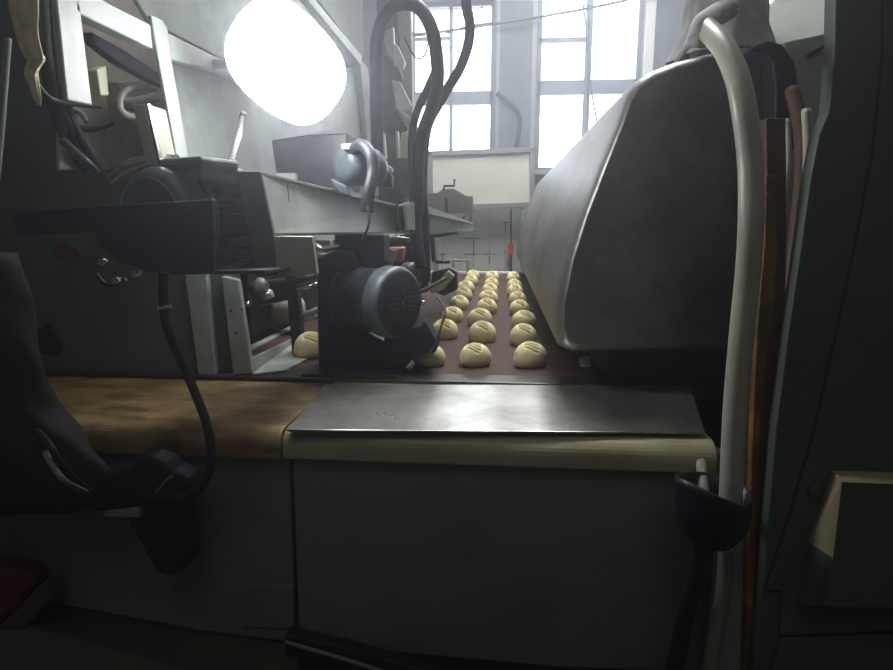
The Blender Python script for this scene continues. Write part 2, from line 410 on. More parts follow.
# steel sheet lying on the right top
sq = [PZ(286, 430, ZB), PZ(325, 384.5, ZB), PZ(690, 386, ZB), PZ(705, 433, ZB)]
bm = nb(); prism(bm, [p + V((0, 0, -.003)) for p in sq], (0, 0, .004))
tag(obj('steel_sheet', bm, 'sheet', bev=.001), 'flat bare steel sheet lying on the housing top before the buns', 'sheet')
# dark transfer plate between sheet and belt
bm = nb(); box(bm, (P(205, 380, 1.4).x, 1.372, ZB - .03), (P(745, 380, 1.4).x, 1.50, ZB - .001)); tag(obj('transfer_plate', bm, 'plate', bev=.002), 'dark smooth plate bridging steel sheet and conveyor belt', 'plate')
# ledge at the base
bm = nb(); prism(bm, [P(55, 603, 1.05), P(300, 645, 1.05), P(296, 700, .86), P(-80, 700, .86), P(-60, 600, 1.05)], (0, 0, -.03))
led = tag(obj('base_ledge', bm, 'ledge', bev=.004), 'grimy greenish ledge at the foot of the housing, bottom left', 'ledge')
bm = nb(); prism(bm, [P(285, 635, 1.0), P(350, 650, 1.0), P(440, 676, 1.0), P(285, 676, 1.0)], (0, .03, 0)); tag(obj('rubber_edging', bm, 'oily', bev=.004), 'dark battered edging below the housing centre seam', 'edging')
bm = nb(); tube(bm, [P(285, 642, .995), P(330, 655, .985), P(372, 668, .98), P(400, 680, .98)], .004, 8); tag(obj('metal_strip', bm, 'frame_grey', smooth=True), 'thin pale metal strip along the bottom below the centre seam', 'strip')

# ------------------------------------------------------------------ steel hood
HY0, HY1 = 1.3, 4.6
prof = [(601, 357), (572, 357.5), (561, 352), (556, 338), (557, 312), (566, 266), (581, 218), (600, 168), (620, 118), (628, 94), (638, 78), (653, 66), (678, 56), (713, 47), (752, 40), (783, 46), (795, 66), (788, 130), (778, 220), (768, 357), (690, 357.5)]
near = [P(x, y, HY0) for x, y in prof]
cen = sum(near, V()) / len(near)
bm = nb()
rings = []
for dy, sc in ((.0, .915), (.008, .95), (.03, .978), (.065, .994), (.11, 1), (.5, 1), (1.2, 1), (2.2, 1), (HY1 - HY0, 1)):
    rings.append([bm.verts.new(cen + (p - cen) * sc + V((0, dy, 0))) for p in near])
# hollow underneath is not visible; ends closed
for a, b in zip(rings, rings[1:]):
    n = len(a)
    for i in range(n):
        f = face(bm, [a[i], b[i], b[(i + 1) % n], a[(i + 1) % n]])
        if f: f.smooth = True
face(bm, rings[0]); face(bm, rings[-1][::-1])
hood = thing('steel_hood', 'big dull stainless steel hood with rounded shoulders over the belt', 'hood', (cen.x, 3, 1.1))
ho = obj('shell', bm, 'hood', hood)
b1 = P(640, 357, HY0)
bm = nb(); box(bm, (b1.x - .05, HY0 + .1, ZB + .004), (P(760, 357, HY0).x, HY1 - .2, P(640, 357, HY0).z + .004)); 
bm2 = nb(); cyl(bm2, P(585, 357, 1.36), P(585, 366, 1.36), .012, 14); obj('foot', bm2, 'frame_grey', hood)
obj('base', bm, 'black', hood)
# machine bed under hood's right side
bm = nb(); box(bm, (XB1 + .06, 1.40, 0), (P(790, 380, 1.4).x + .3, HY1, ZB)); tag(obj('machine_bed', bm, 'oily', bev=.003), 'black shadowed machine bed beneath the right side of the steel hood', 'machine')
tag_tube('hose', [P(678, 400, 1.3), P(690, 418, 1.22), P(698, 438, 1.12), P(702, 470, 1.0), P(704, 500, .95)], .009, 'brown_back', 'dull pinkish tube curling out of the dark below the hood', 'hose')

# duct sleeve on top of hood
t = thing('fabric_duct_sleeve', 'dusty white fabric sleeve tied round the duct above the hood', 'duct sleeve', P(722, 50, 1.5))
c0 = P(722, 60, 1.5)
bm = nb(); rr = []
NN = 48
for j in range(22):
    z = c0.z - .0 + .55 * j / 21
    row = []
    for k_ in range(NN):
        a = 2 * PI * k_ / NN
        r = .083 + .030 * max(0, 1 - j / 3.5) ** 1.5 + .005 * math.sin(a * 7 + j * .5) + .004 * math.sin(a * 13 - j * .8) + .006 * noise.noise(V((math.cos(a) * 2, math.sin(a) * 2, j * .3)))
        row.append(bm.verts.new((c0.x + r * math.cos(a), 1.5 + r * math.sin(a), z)))
    rr.append(row)
for a, b in zip(rr, rr[1:]):
    for k_ in range(NN):
        f = face(bm, [a[k_], a[(k_ + 1) % NN], b[(k_ + 1) % NN], b[k_]]); f.smooth = True
obj('sleeve', bm, 'cloth', t)
bm = nb(); cyl(bm, (c0.x, 1.5, c0.z - .03), (c0.x, 1.5, c0.z + 2.0), .07, 32); obj('duct', bm, 'steel', t)
# fold of cloth pulled to a point at the front
bm = nb(); tube(bm, [P(676, 60, 1.42), P(690, 44, 1.36), P(706, 32, 1.32), P(716, 27, 1.30)], (.006, .010), 10); obj('hem_fold', bm, 'cloth', t, smooth=True)

# right part: black gasket strap over hood, plus dark shroud
t = thing('rubber_strap', 'wide black rubber strap arched over the right end of the hood', 'strap', P(788, 120, 1.25))
outer = [(752, 46), (768, 40), (783, 44), (795, 62), (800, 90), (799, 130), (795, 150)]
inner = [(752, 51), (765, 52), (773, 62), (776, 84), (776, 110), (773, 150)]
bm = nb(); prism(bm, [P(x, y, 1.25) for x, y in outer + inner[::-1]], (0, .12, 0)); obj('band', bm, 'black', t, bev=.004)
tag_tube('rubber_strap', [P(792, 90, 1.2), P(801, 130, 1.15), P(802, 180, 1.1), P(796, 240, 1.06), P(788, 330, 1.02), P(786, 400, 1.0)], .0125, 'rust', 'dark brown strap hanging straight down beside the yellow edged post', 'strap')
tag_tube('cable', [P(787, 120, 1.2), P(788, 160, 1.16), P(783, 200, 1.12), P(781, 260, 1.08)], .006, 'hose', 'thin pale cable between the yellow edged post and brown strap', 'cable')
tag_tube('cable', [P(806, 110, 1.1), P(808, 160, 1.07), P(803, 215, 1.03), P(796, 265, 1.0)], .0075, 'hose', 'thin pale cable right of the brown strap', 'cable')

# upper right light diagonal plate
t = thing('machine_side_plate', 'pale grey slanted side plate at the upper right behind the hose', 'plate', P(800, 100, 1.3))
pl0, pl1, pl2 = P(800, -10, 1.7), P(850, 75, 1.32), P(738, 40, 1.47); pln = (pl1 - pl0).cross(pl2 - pl0)
def PP(px, py):
    rr_ = ray(px, py); return CAM + rr_ * ((pl0 - CAM).dot(pln) / rr_.dot(pln))
bm = nb(); prism(bm, [PP(*q) for q in [(738, 35), (784, -10), (850, -10), (850, 75), (812, 52), (770, 42), (746, 48)]], (0, .02, 0)); obj('upper_plate', bm, 'paint_light', t, bev=.003)
bm = nb(); pslab(bm, [(784, 42), (850, 28), (850, 400), (780, 400)], 1.33, .02); obj('lower_plate', bm, 'paint_light', t, bev=.003)
bm = nb(); tube(bm, [P(806, 57, 1.325), P(838, 37, 1.325)], .003, 6, 0); obj('joint', bm, 'oily', t)

# ------------------------------------------------------------------ right cabinet
Yc = .95
t = thing('control_cabinet', 'tall dark green-grey cabinet door at the right edge', 'cabinet', P(850, 670, Yc))
seamp = [(884, -20), (883, 60), (873, 155), (856, 245), (839, 325), (815, 430), (790, 515), (766, 590), (757, 640), (750, 690)]
left = [(836, -20), (834, 60), (829, 112), (819, 135), (811, 175), (799, 262), (789, 330), (776, 430), (767, 540), (757, 640), (750, 688)]
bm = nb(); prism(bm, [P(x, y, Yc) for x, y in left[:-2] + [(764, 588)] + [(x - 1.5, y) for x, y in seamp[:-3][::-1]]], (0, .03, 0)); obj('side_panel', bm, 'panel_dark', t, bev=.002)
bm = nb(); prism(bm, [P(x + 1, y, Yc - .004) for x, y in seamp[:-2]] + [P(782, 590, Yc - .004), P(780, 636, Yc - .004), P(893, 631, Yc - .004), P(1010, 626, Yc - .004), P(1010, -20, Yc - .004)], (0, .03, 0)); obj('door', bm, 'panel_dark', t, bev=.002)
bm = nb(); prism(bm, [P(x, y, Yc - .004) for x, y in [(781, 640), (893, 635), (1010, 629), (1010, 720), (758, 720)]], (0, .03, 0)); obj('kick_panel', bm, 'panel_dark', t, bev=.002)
bm = nb(); prism(bm, [P(x, y, Yc + .035) for x, y in left] + [P(1010, 720, Yc + .035), P(1010, -20, Yc + .035)], (0, .03, 0)); obj('carcass', bm, 'oily', t)
bm = nb(); prism(bm, [P(x, y, Yc + .004) for x, y in [(768, 535), (790, 516), (786, 590), (784, 700), (750, 700), (757, 640)]], (0, .03, 0)); obj('lower_side_panel', bm, 'panel_dark', t, bev=.002)
a = P(762, 700, Yc); bm = nb(); box(bm, (a.x + .01, Yc + .04, 0), (a.x + .5, Yc + .12, a.z)); obj('plinth', bm, 'oily', t)
# hatch
hx = thing('hatch_cover', 'raised hatch with edges coloured pale as if lit on the right cabinet', 'hatch', P(860, 600, Yc - .004))
bm = nb(); yo, yi = Yc - .005, Yc - .055
ou = [P(833, 471, yo), P(1000, 476, yo), P(1000, 625, yo), P(795, 606, yo), P(808, 542, yo)]
inn = [P(842, 482, yi), P(1000, 488, yi), P(1000, 612, yi), P(824, 606, yi), P(833, 558, yi)]
bm = nb(); a = [bm.verts.new(p) for p in ou]; b = [bm.verts.new(p) for p in inn]
face(bm, b)
for i in (2, 3): face(bm, [a[i], a[(i + 1) % 5], b[(i + 1) % 5], b[i]])
face(bm, a); 
obj('cover', bm, 'panel_dark', hx, bev=.002)
def band(i, name):
    bm = nb(); q = [ou[i], ou[(i + 1) % 5], inn[(i + 1) % 5], inn[i]]
    prism(bm, q, (0, .006, 0)); return obj(name, bm, 'cream_lip', hx)
o = band(0, 'lit_top_edge'); band(4, 'lit_side_edge')  # pale colour on top and upper left bevels stands in for light
bm = nb(); c = P(814, 491, Yc - .004); lathe(bm, c, (0, -1, 0), [(0, .011), (.004, .011), (.006, .009)], 20); lathe(bm, c + V((0, -.006, 0)), (0, -1, 0), [(0, .002), (.002, .002)], 8)
obj('lug', bm, 'panel_dark', hx)

# ------------------------------------------------------------------ yellow/rust post, pale rails, hose, cuff
t = thing('steel_post', 'rusty brown upright post with scuffed yellow front edge', 'post', P(757, 680, .98))
bm = nb(); prism(bm, [P(x, y, .985) for x, y in [(766, 118), (786, 118), (787, 220), (785, 330), (775, 430), (769, 560), (764, 690), (747, 690), (753, 540), (757, 400), (764, 300), (768, 220)]], (0, .03, 0)); obj('post', bm, 'rust', t, bev=.002)
bm = nb(); prism(bm, [P(x, y, .98) for x, y in [(776, 175), (778, 250), (774, 310), (762, 400), (757, 480), (754, 600), (748, 690), (744, 690), (751, 480), (754, 400), (758, 320), (765, 240), (766, 175)]], (0, .035, 0)); obj('yellow_edge', bm, 'yellow', t, bev=.002)
bm = nb(); pslab(bm, [(744, 380), (757, 320), (755, 480), (752, 560), (748, 690), (706, 690), (716, 550), (730, 540), (741, 480)], 1.0, .012); tag(obj('side_flange', bm, 'paint', bev=.002), 'narrow grey flange between the white hose and yellow edged post', 'flange')
tag_tube('hose', [P(726, 548, .96), P(722, 600, .95), P(712, 650, .94), P(706, 700, .93)], .012, 'panel_front', 'short pale grey pipe running down below the black cup', 'hose')

YH = .93
tag(obj('hose', tube(nb(), [P(703, 26, 1.12), P(722, 45, 1.04), P(736, 74, .99), P(744, 110, .96), P(750, 160, .95), P(751, 215, YH), P(748, 270, YH), P(741, 340, YH), P(735, 410, YH), P(732, 470, YH), P(730, 510, YH)], .0175, 20), 'hose', smooth=True),
    'thick white plastic hose curving down in front of the steel hood', 'hose')
# outlet elbow at top of the hose
bm = nb(); tube(bm, [P(728, 10, 1.3), P(715, 16, 1.22), P(703, 26, 1.12), P(700, 40, 1.1)], .02, 16); tag(obj('hose_elbow', bm, 'cloth', smooth=True), 'cloth wrapped elbow joining the white hose to the duct', 'pipe elbow')
# black cup
t = thing('rubber_cup', 'large black rubber cup round the lower end of the white hose', 'cup', P(710, 548, .93))
cc = P(713, 492, .93)
rx = 38 / F * .93
bm = nb()
NN = 40; rr = []
for dz, s, tl in ((.012, 1.0, 1), (.0, 1.0, 1), (-.025, 1.0, .8), (-.05, .92, .6), (-.07, .76, .4), (-.085, .58, .2), (-.088, .3, .1)):
    rr.append([bm.verts.new((cc.x + rx * s * math.cos(a), .93 + rx * s * math.sin(a) * .9, cc.z + dz - .012 * tl * math.cos(a) + .006 * tl * math.sin(2 * a))) for a in [2 * PI * q / NN for q in range(NN)]])
for dz, s, tl in ((.012, .93, 1), (-.03, .92, .8), (-.06, .7, .4), (-.07, .3, .2)):
    rr.insert(0, [bm.verts.new((cc.x + rx * s * math.cos(a), .93 + rx * s * math.sin(a) * .9, cc.z + dz - .012 * tl * math.cos(a) + .006 * tl * math.sin(2 * a))) for a in [2 * PI * q / NN for q in range(NN)]])
for a, b in zip(rr, rr[1:]):
    for q in range(NN):
        f = face(bm, [a[q], a[(q + 1) % NN], b[(q + 1) % NN], b[q]]); f.smooth = True
face(bm, rr[0]); face(bm, rr[-1][::-1])
obj('cup', bm, 'navy', t)
bm = nb(); tube(bm, [P(703, 536, .93), P(696, 575, .94), P(685, 620, .95), P(668, 700, .96)], .0145, 14); obj('drain_pipe', bm, 'black', t, smooth=True)

# ------------------------------------------------------------------ left machine
XM = -.62
def q3(pts, Xp): return [PX(x, y, Xp) for x, y in pts]
fr = thing('steel_gantry', 'pale green-grey welded steel frame of the left machine', 'machine frame', PX(150, 165, XM))
def frm(pts, name, m='paint_light', X_=XM, t=-.03): return obj(name, prism(nb(), q3(pts, X_), (t, 0, 0)), m, fr, bev=.003)
frm([(53, -30), (76, -30), (93, 106), (67, 101)], 'upright', t=-.008)
frm([(76, -18), (76, 12), (153, 49), (151, 25), (108, 3)], 'top_rail', t=-.028)
frm([(151, 15), (163, 20), (168, 28), (172, 60), (190, 166), (178, 166), (176, 153)], 'upright', t=-.008)
frm([(168, 33), (226, 62), (262, 80), (262, 93), (225, 73), (172, 60)], 'top_rail', t=-.026)
frm([(306, -2), (314, -2), (362, 56), (362, 66)], 'sloping_rail', t=-.03)
frm([(360, 58), (368, 68), (373, 110), (379, 196), (371, 196), (366, 120)], 'upright')
frm([(172, 62), (225, 73), (362, 66), (372, 196), (188, 190)], 'side_panel', 'paint', XM - .03, -.01)
frm([(308, -40), (362, -40), (364, 56), (361, 58), (315, -5)], 'upper_panel', 'panel_dark', XM - .03, -.01)
frm([(100, -60), (306, -60), (306, 0), (362, 66), (225, 60), (150, 22)], 'head_panel', 'paint', XM - .06, -.01)
frm([(374, 30), (392, 20), (404, 50), (410, 90), (412, 200), (380, 200)], 'rear_panel', 'panel_dark', XM - .03, -.01)
# backing inside
frm([(60, -60), (200, -60), (200, 170), (60, 170)], 'inner_panel', 'brown_back', XM - .24, -.01)
frm([(104, 82), (138, 80), (176, 110), (165, 160), (108, 112)], 'inner_box', 'brown_back', XM - .22, .03)
frm([(86, 70), (96, 66), (99, 96), (90, 96)], 'inner_bracket', 'cream', XM - .1, .02)
frm([(82, 32), (118, 52), (155, 76), (155, 88), (110, 64), (84, 44)], 'inner_brace', 'oily', XM - .15, .02)
# small pale box by upright
t = thing('junction_box', 'small cream junction box fixed beside the motor conduit', 'box', PX(165, 160, XM + .02))
obj('box', prism(nb(), q3([(149, 104), (166, 110), (178, 166), (163, 166)], XM + .03), (-.03, 0, 0)), 'cream', t, bev=.002)
obj('edge_strip', prism(nb(), q3([(148, 104), (150, 104), (164, 166), (161, 166)], XM + .034), (-.004, 0, 0)), 'shiny', t)
# bent pipe
Yp = 1.3
tag_tube('bent_pipe', [PX(156, 89, -.76), PX(140, 87, -.76), PX(127, 90, -.75), PX(120, 99, -.75), PX(121, 110, -.75), PX(130, 116, -.75), PX(146, 116, -.76)], .0065, 'brown_back', 'dusty U bent pipe inside the left machine frame', 'pipe')
tag_tube('bent_pipe', [PX(118, 103, -.80), PX(135, 103, -.80), PX(156, 97, -.80)], .012, 'brown_back', 'short dusty straight pipe behind the U bent pipe', 'pipe')

# big dark machine cabinet panel
mc = thing('machine_cabinet', 'dark green-grey machine cabinet behind the left motor', 'machine cabinet', P(100, 375, 1.40))
pY = 1.40
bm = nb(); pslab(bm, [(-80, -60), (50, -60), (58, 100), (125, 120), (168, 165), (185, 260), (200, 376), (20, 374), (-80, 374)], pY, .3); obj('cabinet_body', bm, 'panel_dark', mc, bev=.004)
for nm, pts, yy, m in (('folded_edge', [(184, 272), (206, 272), (216, 376), (198, 376)], pY - .01, 'paint'),
                       ('folded_channel', [(203, 272), (223, 272), (235, 376), (213, 376)], pY + .01, 'panel_dark'),
                       ('folded_flange', [(221, 276), (238, 280), (252, 373), (233, 376)], pY - .02, 'paint')):
    bm = nb(); pslab(bm, pts, yy, .02); obj(nm, bm, m, mc, bev=.003)
for x, y in ((231, 311), (242, 309), (236, 333)):
    c = P(x, y, pY - .02); obj('rivet', lathe(nb(), c, (0, -1, 0), [(0, .003), (.002, .002)], 10), 'oily', mc)
bm = nb(); prism(bm, [P(58, 250, pY), P(60, 244, pY), P(66, 242, pY), P(78, 250, pY), P(80, 257, pY), P(68, 258, pY)], (0, -.02, 0)); obj('red_button', bm, 'red_dark', mc, bev=.003)
bm = nb(); prism(bm, [P(38, 330, pY), P(50, 322, pY), P(64, 346, pY), P(60, 356, pY), P(36, 352, pY)], (0, -.004, 0)); obj('cover_plate', bm, 'navy', mc, bev=.001)
bm = nb(); box(bm, (P(18, 376, pY).x, pY - .03, ZB - .011), (P(330, 376, pY).x, pY + .0, ZB - .002)); obj('base_strip', bm, 'oily', mc, bev=.002)
# belt side guide (pale angled tray edge)
t = thing('belt_guide', 'pale angled sheet metal guide beside the belt, left of the fan motor', 'guide', PZ(290, 365, ZB))
a = [PZ(252, 376, ZB), PZ(286, 372, ZB), PZ(322, 352, ZB), PZ(291, 346, ZB)]
bm = nb(); prism(bm, [P(250, 358, 1.40), P(292, 338, 1.75), P(292, 350, 1.75), P(252, 376, 1.40)], (.006, 0, 0)); obj('upright_face', bm, 'paint', t, bev=.001)
bm = nb(); prism(bm, [p + V((0, 0, .0)) for p in a], (0, 0, .006)); obj('base_flange', bm, 'paint', t, bev=.001)

# stuff under beam: dark interior with light machine bits (left belt side)
t = thing('drive_assembly', 'oily dark drive rollers and linkages under the left arm', 'drive', P(285, 340, 1.9))
bm = nb(); pslab(bm, [(285, 276), (296, 276), (303, 352), (292, 352)], 1.62, .03); obj('support_bar', bm, 'oily', t, bev=.002)
for nm, p0, p1, r, m, Y in (('roller', (262, 297), (272, 293), .012, 'shiny', 1.6), ('roller', (296, 290), (318, 284), .006, 'shiny', 1.6), ('pin', (244, 305), (250, 303), .006, 'shiny', 1.55), ('guide_rod', (297, 318), (318, 309), .007, 'frame_grey', 1.65), ('guide_rod', (299, 323), (318, 316), .006, 'frame_grey', 1.65), ('guide_rod', (290, 282), (316, 276), .008, 'oily', 1.6)):
    bm = nb(); cyl(bm, P(*p0, Y), P(*p1, Y), r, 14); obj(nm, bm, m, t)
bm = nb(); lathe(bm, P(258, 284, 1.6), (1, -.3, -.2), [(0, .018), (.012, .02), (.014, .012), (.03, .012)], 18); obj('bearing_cap', bm, 'frame_grey', t)
bm = nb(); pslab(bm, [(246, 284), (290, 278), (290, 300), (252, 308)], 1.68, .1); obj('gear_case', bm, 'oily', t, bev=.01)
bm = nb(); pslab(bm, [(245, 240), (330, 240), (330, 317), (245, 317)], 2.3, .05); obj('back_plate', bm, 'brown_back', t, bev=.004)
bm = nb(); pslab(bm, [(330, 240), (428, 236), (428, 292), (330, 300)], 2.9, .05); obj('back_plate', bm, 'oily', t, bev=.004)
bm = nb(); lathe(bm, P(272, 312, 1.95), (1, .3, 0), [(0, .03), (.01, .045), (.10, .045), (.11, .03)], 24); obj('flour_drum', bm, 'brown_back', t)

# ---- beam arm
t = thing('beam_arm', 'pale grey tapering steel beam reaching out over the belt', 'beam', P(270, 235, 1.05))
N0 = [P(260, 171, 1.06), P(273, 234, 1.06)]; F0 = [P(473.5, 219, 3.0), P(473.5, 231.5, 3.0)]
bm = nb(); prism(bm, [P(259.5, 171, 1.06), P(400, 205, 2.0), P(414, 200.5, 2.1), P(474, 223.5, 3.0), P(474, 231.5, 3.0), P(414, 231.5, 2.1), P(273, 234, 1.06)], (-.012, .01, 0)); obj('web', bm, 'paint_light', t, bev=.002)
bm = nb(); prism(bm, [P(260, 171, 1.06), P(474, 223.5, 3.0), P(474, 223.5, 3.0) + V((-.05, .02, 0)), P(260, 171, 1.06) + V((-.07, .02, 0))], (0, 0, -.006)); obj('top_flange', bm, 'paint', t, bev=.001)
bm = nb(); prism(bm, [P(273, 233, 1.06), P(474, 231, 3.0), P(474, 231, 3.0) + V((-.05, .02, 0)), P(273, 233, 1.06) + V((-.07, .02, 0))], (0, 0, -.005)); obj('bottom_flange', bm, 'panel_dark', t, bev=.001)
bm = nb(); prism(bm, [P(237, 171, 1.07), P(260, 171.5, 1.06), P(273.5, 234, 1.06), P(278, 276, 1.06), P(256, 276, 1.07)], (0, .012, 0)); obj('end_plate', bm, 'panel_dark', t, bev=.002)
for x in (288, 395.5, 400.5):
    Yx = 1.06 + (x - 260) / 214 * 1.1; 
    pass
bA = P(260, 171, 1.06); bB = P(474, 223.5, 3.0); bn = V((bB.y - bA.y, bA.x - bB.x, 0)).normalized()
def PB(px, py):
    rr_ = ray(px, py); return CAM + rr_ * ((bA - CAM).dot(bn) / rr_.dot(bn)) + bn * .002
obj('clamp_strip', prism(nb(), [PB(395, 204), PB(396.2, 204), PB(397.5, 232), PB(396, 232)], bn * .004), 'oily', t)
obj('clamp_strip', prism(nb(), [PB(400.5, 206), PB(401.5, 206), PB(403, 232), PB(401.5, 232)], bn * .004), 'oily', t)
obj('clamp_plate', prism(nb(), [PB(403, 205), PB(411, 202), PB(412, 230), PB(404, 230)], bn * .01), 'paint_light', t, bev=.001)
obj('scratch', prism(nb(), [PB(286, 185), PB(286.6, 185), PB(288.6, 202), PB(288, 202)], bn * .0005), 'oily', t)
bm = nb(); prism(bm, [P(273, 236, 1.05), P(312, 236.5, 1.05), P(317, 274, 1.05), P(280, 278, 1.05)], (0, .014, 0)); 
tag(obj('mounting_block', bm, 'cream', bev=.002), 'chipped cream square block bolted under the near end of the beam', 'bracket')

# small rear bracket machine over beam end
t = thing('sensor_bracket', 'brownish grey sheet bracket with a crank on the beam far end', 'bracket', P(455, 230, 3.0))
bm = nb(); prism(bm, [P(428, 192, 3.05), P(437, 193, 3.05), P(443, 188.5, 3.05), P(454, 188.5, 3.05), P(467, 196, 3.05), P(472.5, 196, 3.05), P(472.5, 213, 3.05), P(428, 213, 3.05)], (0, .1, 0)); obj('plate', bm, 'brown_back', t, bev=.003)
bm = nb(); prism(bm, [P(469, 200, 3.04), P(472.5, 200, 3.04), P(472.5, 224, 3.04), P(469, 224, 3.04)], (0, .02, 0)); obj('leg', bm, 'brown_back', t)
bm = nb(); tube(bm, [P(462, 219, 3.03), P(468, 213, 3.03)], .004, 6, 0); obj('brace', bm, 'oily', t)
bm = nb(); tube(bm, [P(444, 190, 3.02), P(444, 186, 3.02), P(454, 186, 3.02), P(454.5, 179, 3.02)], .006, 8, 0); tube(bm, [P(446, 196, 3.03), P(447, 212, 3.03)], .006, 8, 0); obj('crank', bm, 'oily', t)
bm = nb(); tube(bm, [P(400, 237, 2.6), P(440, 235, 2.6), P(457, 232, 2.6)], .009, 8, 0); obj('rod', bm, 'oily', t)
bm = nb(); tube(bm, [P(432, 233, 3.1), P(434, 262, 3.1)], .012, 8, 0); obj('rod', bm, 'oily', t)

# box standing on the beam, with small motor & loop hose
t = thing('relay_box', 'dark grey metal box sitting on the beam under the lamp', 'box', P(300, 180, 1.35))
bm = nb(); pslab(bm, [(271, 140), (312, 134), (347, 133), (347, 190), (330, 190), (276, 174)], 1.45, .14); obj('case', bm, 'motor_dark', t, bev=.004)
bm = nb(); pslab(bm, [(276, 173), (295, 173), (295, 180), (276, 175)], 1.43, .02); obj('lid_edge', bm, 'paint_light', t)
t = thing('gearmotor', 'small grey geared motor on the beam beside the dark box', 'motor', P(350, 195, 1.4))
bm = nb(); lathe(bm, P(342, 165, 1.40), (.5, .85, 0), [(0, .02), (.004, .036), (.02, .046), (.1, .046), (.12, .036)], 28); obj('body', bm, 'motor', t)
bm = nb(); pslab(bm, [(340, 144), (363, 142), (365, 148), (342, 150)], 1.38, .06); obj('terminal_cover', bm, 'paint_light', t, bev=.003)
bm = nb(); pslab(bm, [(330, 178), (345, 185), (352, 197), (338, 192)], 1.38, .06); obj('foot', bm, 'motor', t, bev=.003)
tag_tube('hose', [P(352, 150, 1.4), P(362, 145, 1.36), P(371, 155, 1.33), P(373, 172, 1.32), P(369, 192, 1.3), P(367, 212, 1.3)], .0135, 'cable_grey', 'grey hose looping over the small geared motor and down the beam', 'hose')
tag_tube('cable', [P(368, 206, 1.28), P(369, 222, 1.27), P(366, 232, 1.27), P(361, 239, 1.3)], .0025, 'cable_grey', 'thin grey wire curling down the beam face', 'cable')

# ---- lamp
Yl = 1.25
c = P(287, 64, Yl); ax = (CAM + V((.5, .35, -.35)) - c).normalized()
t = thing('work_lamp', 'glaring white oval work lamp above the beam', 'lamp', c)
u = RGT - ax * RGT.dot(ax); u.normalize(); w = ax.cross(u)
LW, LH, ROT = .128, .0985, -math.radians(52)
def oval(bm, prof_):
    rr = []; n = 48
    for d, s in prof_:
        row = []
        for k_ in range(n):
            a = 2 * PI * k_ / n; ca, sa = math.cos(a), math.sin(a)
            ex = 2 / 2.5
            x = LW * s * math.copysign(abs(ca) ** ex, ca); y = LH * s * math.copysign(abs(sa) ** ex, sa)
            xr = x * math.cos(ROT) - y * math.sin(ROT); yr = x * math.sin(ROT) + y * math.cos(ROT)
            row.append(bm.verts.new(c + ax * d + u * xr + w * yr))
        rr.append(row)
    for a_, b_ in zip(rr, rr[1:]):
        for k_ in range(n):
            f = face(bm, [a_[k_], a_[(k_ + 1) % n], b_[(k_ + 1) % n], b_[k_]]); f.smooth = True
    face(bm, rr[0]); face(bm, rr[-1][::-1]); return bm
obj('lamp_housing', oval(nb(), [(-.05, .55), (-.045, .8), (-.01, .98), (.0, 1.0)]), 'white', t)
obj('lit_glass', oval(nb(), [(.001, .98), (.03, .95), (.055, .82), (.07, .58), (.076, .3)]), 'lampglass', t)
b0 = c - ax * .05
bm = nb(); tube(bm, [b0, b0 + V((-.03, .03, .0)), V((XM - .005, b0.y + .05, b0.z))], .01, 10, 0); obj('bracket', bm, 'paint', t)

# corrugated conduits
t = thing('flexible_conduit', 'ribbed metal conduit running into the left motor terminal box', 'conduit', P(150, 168, 1.18))
bm = nb(); tube(bm, [P(110, 178, 1.16), P(124, 168, 1.13), P(140, 162, 1.1), P(156, 159, 1.07), P(176, 160, 1.05)], .0105, 12, 14, ridge=.22); obj('ribbed_tube', bm, 'shiny', t)
t = thing('flexible_conduit', 'ribbed metal conduit rising from the motor towards the lamp', 'conduit', P(230, 170, 1.2))
bm = nb(); tube(bm, [P(228, 172, 1.15), P(233, 155, 1.18), P(238, 138, 1.24), P(242, 118, 1.35), P(244, 112, 1.35)], .007, 12, 14, ridge=.25); obj('ribbed_tube', bm, 'frame_grey', t)

# ---- big motor on left
t = thing('electric_motor', 'big dark electric motor with round fan cover on the left', 'motor', P(190, 275, 1.05))
D = P(150, 221, 1.0); AX = V((.35, .94, 0)).normalized(); R1 = .0925
bm = nb(); lathe(bm, D, AX, [(0, .02), (0, R1 * .80), (.006, R1 * .93), (.018, R1), (.05, R1), (.052, R1 * .95), (.057, R1 * .95), (.059, R1 * 1.02), (.066, R1 * 1.02), (.068, R1 * .9)], 56); fcov = obj('fan_cover', bm, 'motor', t)
bm = nb(); lathe(bm, D - AX * .001, -AX, [(0, R1 * .8), (.002, R1 * .78), (.003, .01)], 48); obj('fan_grille', bm, 'navy', fcov)
bm = nb(); lathe(bm, D + AX * .065, AX, [(0, .075), (.15, .075)], 40)
for k_ in range(36):
    a = 2 * PI * k_ / 36; u_ = V((0, 0, 1)); s_ = AX.cross(u_); rd = u_ * math.cos(a) + s_ * math.sin(a); tn = AX.cross(rd)
    p0 = D + AX * .07 + rd * .07
    prism(bm, [p0 - tn * .0018, p0 + tn * .0018, p0 + tn * .0014 + rd * .018, p0 - tn * .0014 + rd * .018], AX * .13)
obj('finned_body', bm, 'motor', t)
bm = nb(); lathe(bm, D + AX * .21, AX, [(0, .094), (.012, .094), (.02, .06), (.035, .05)], 48); obj('end_flange', bm, 'motor', t)
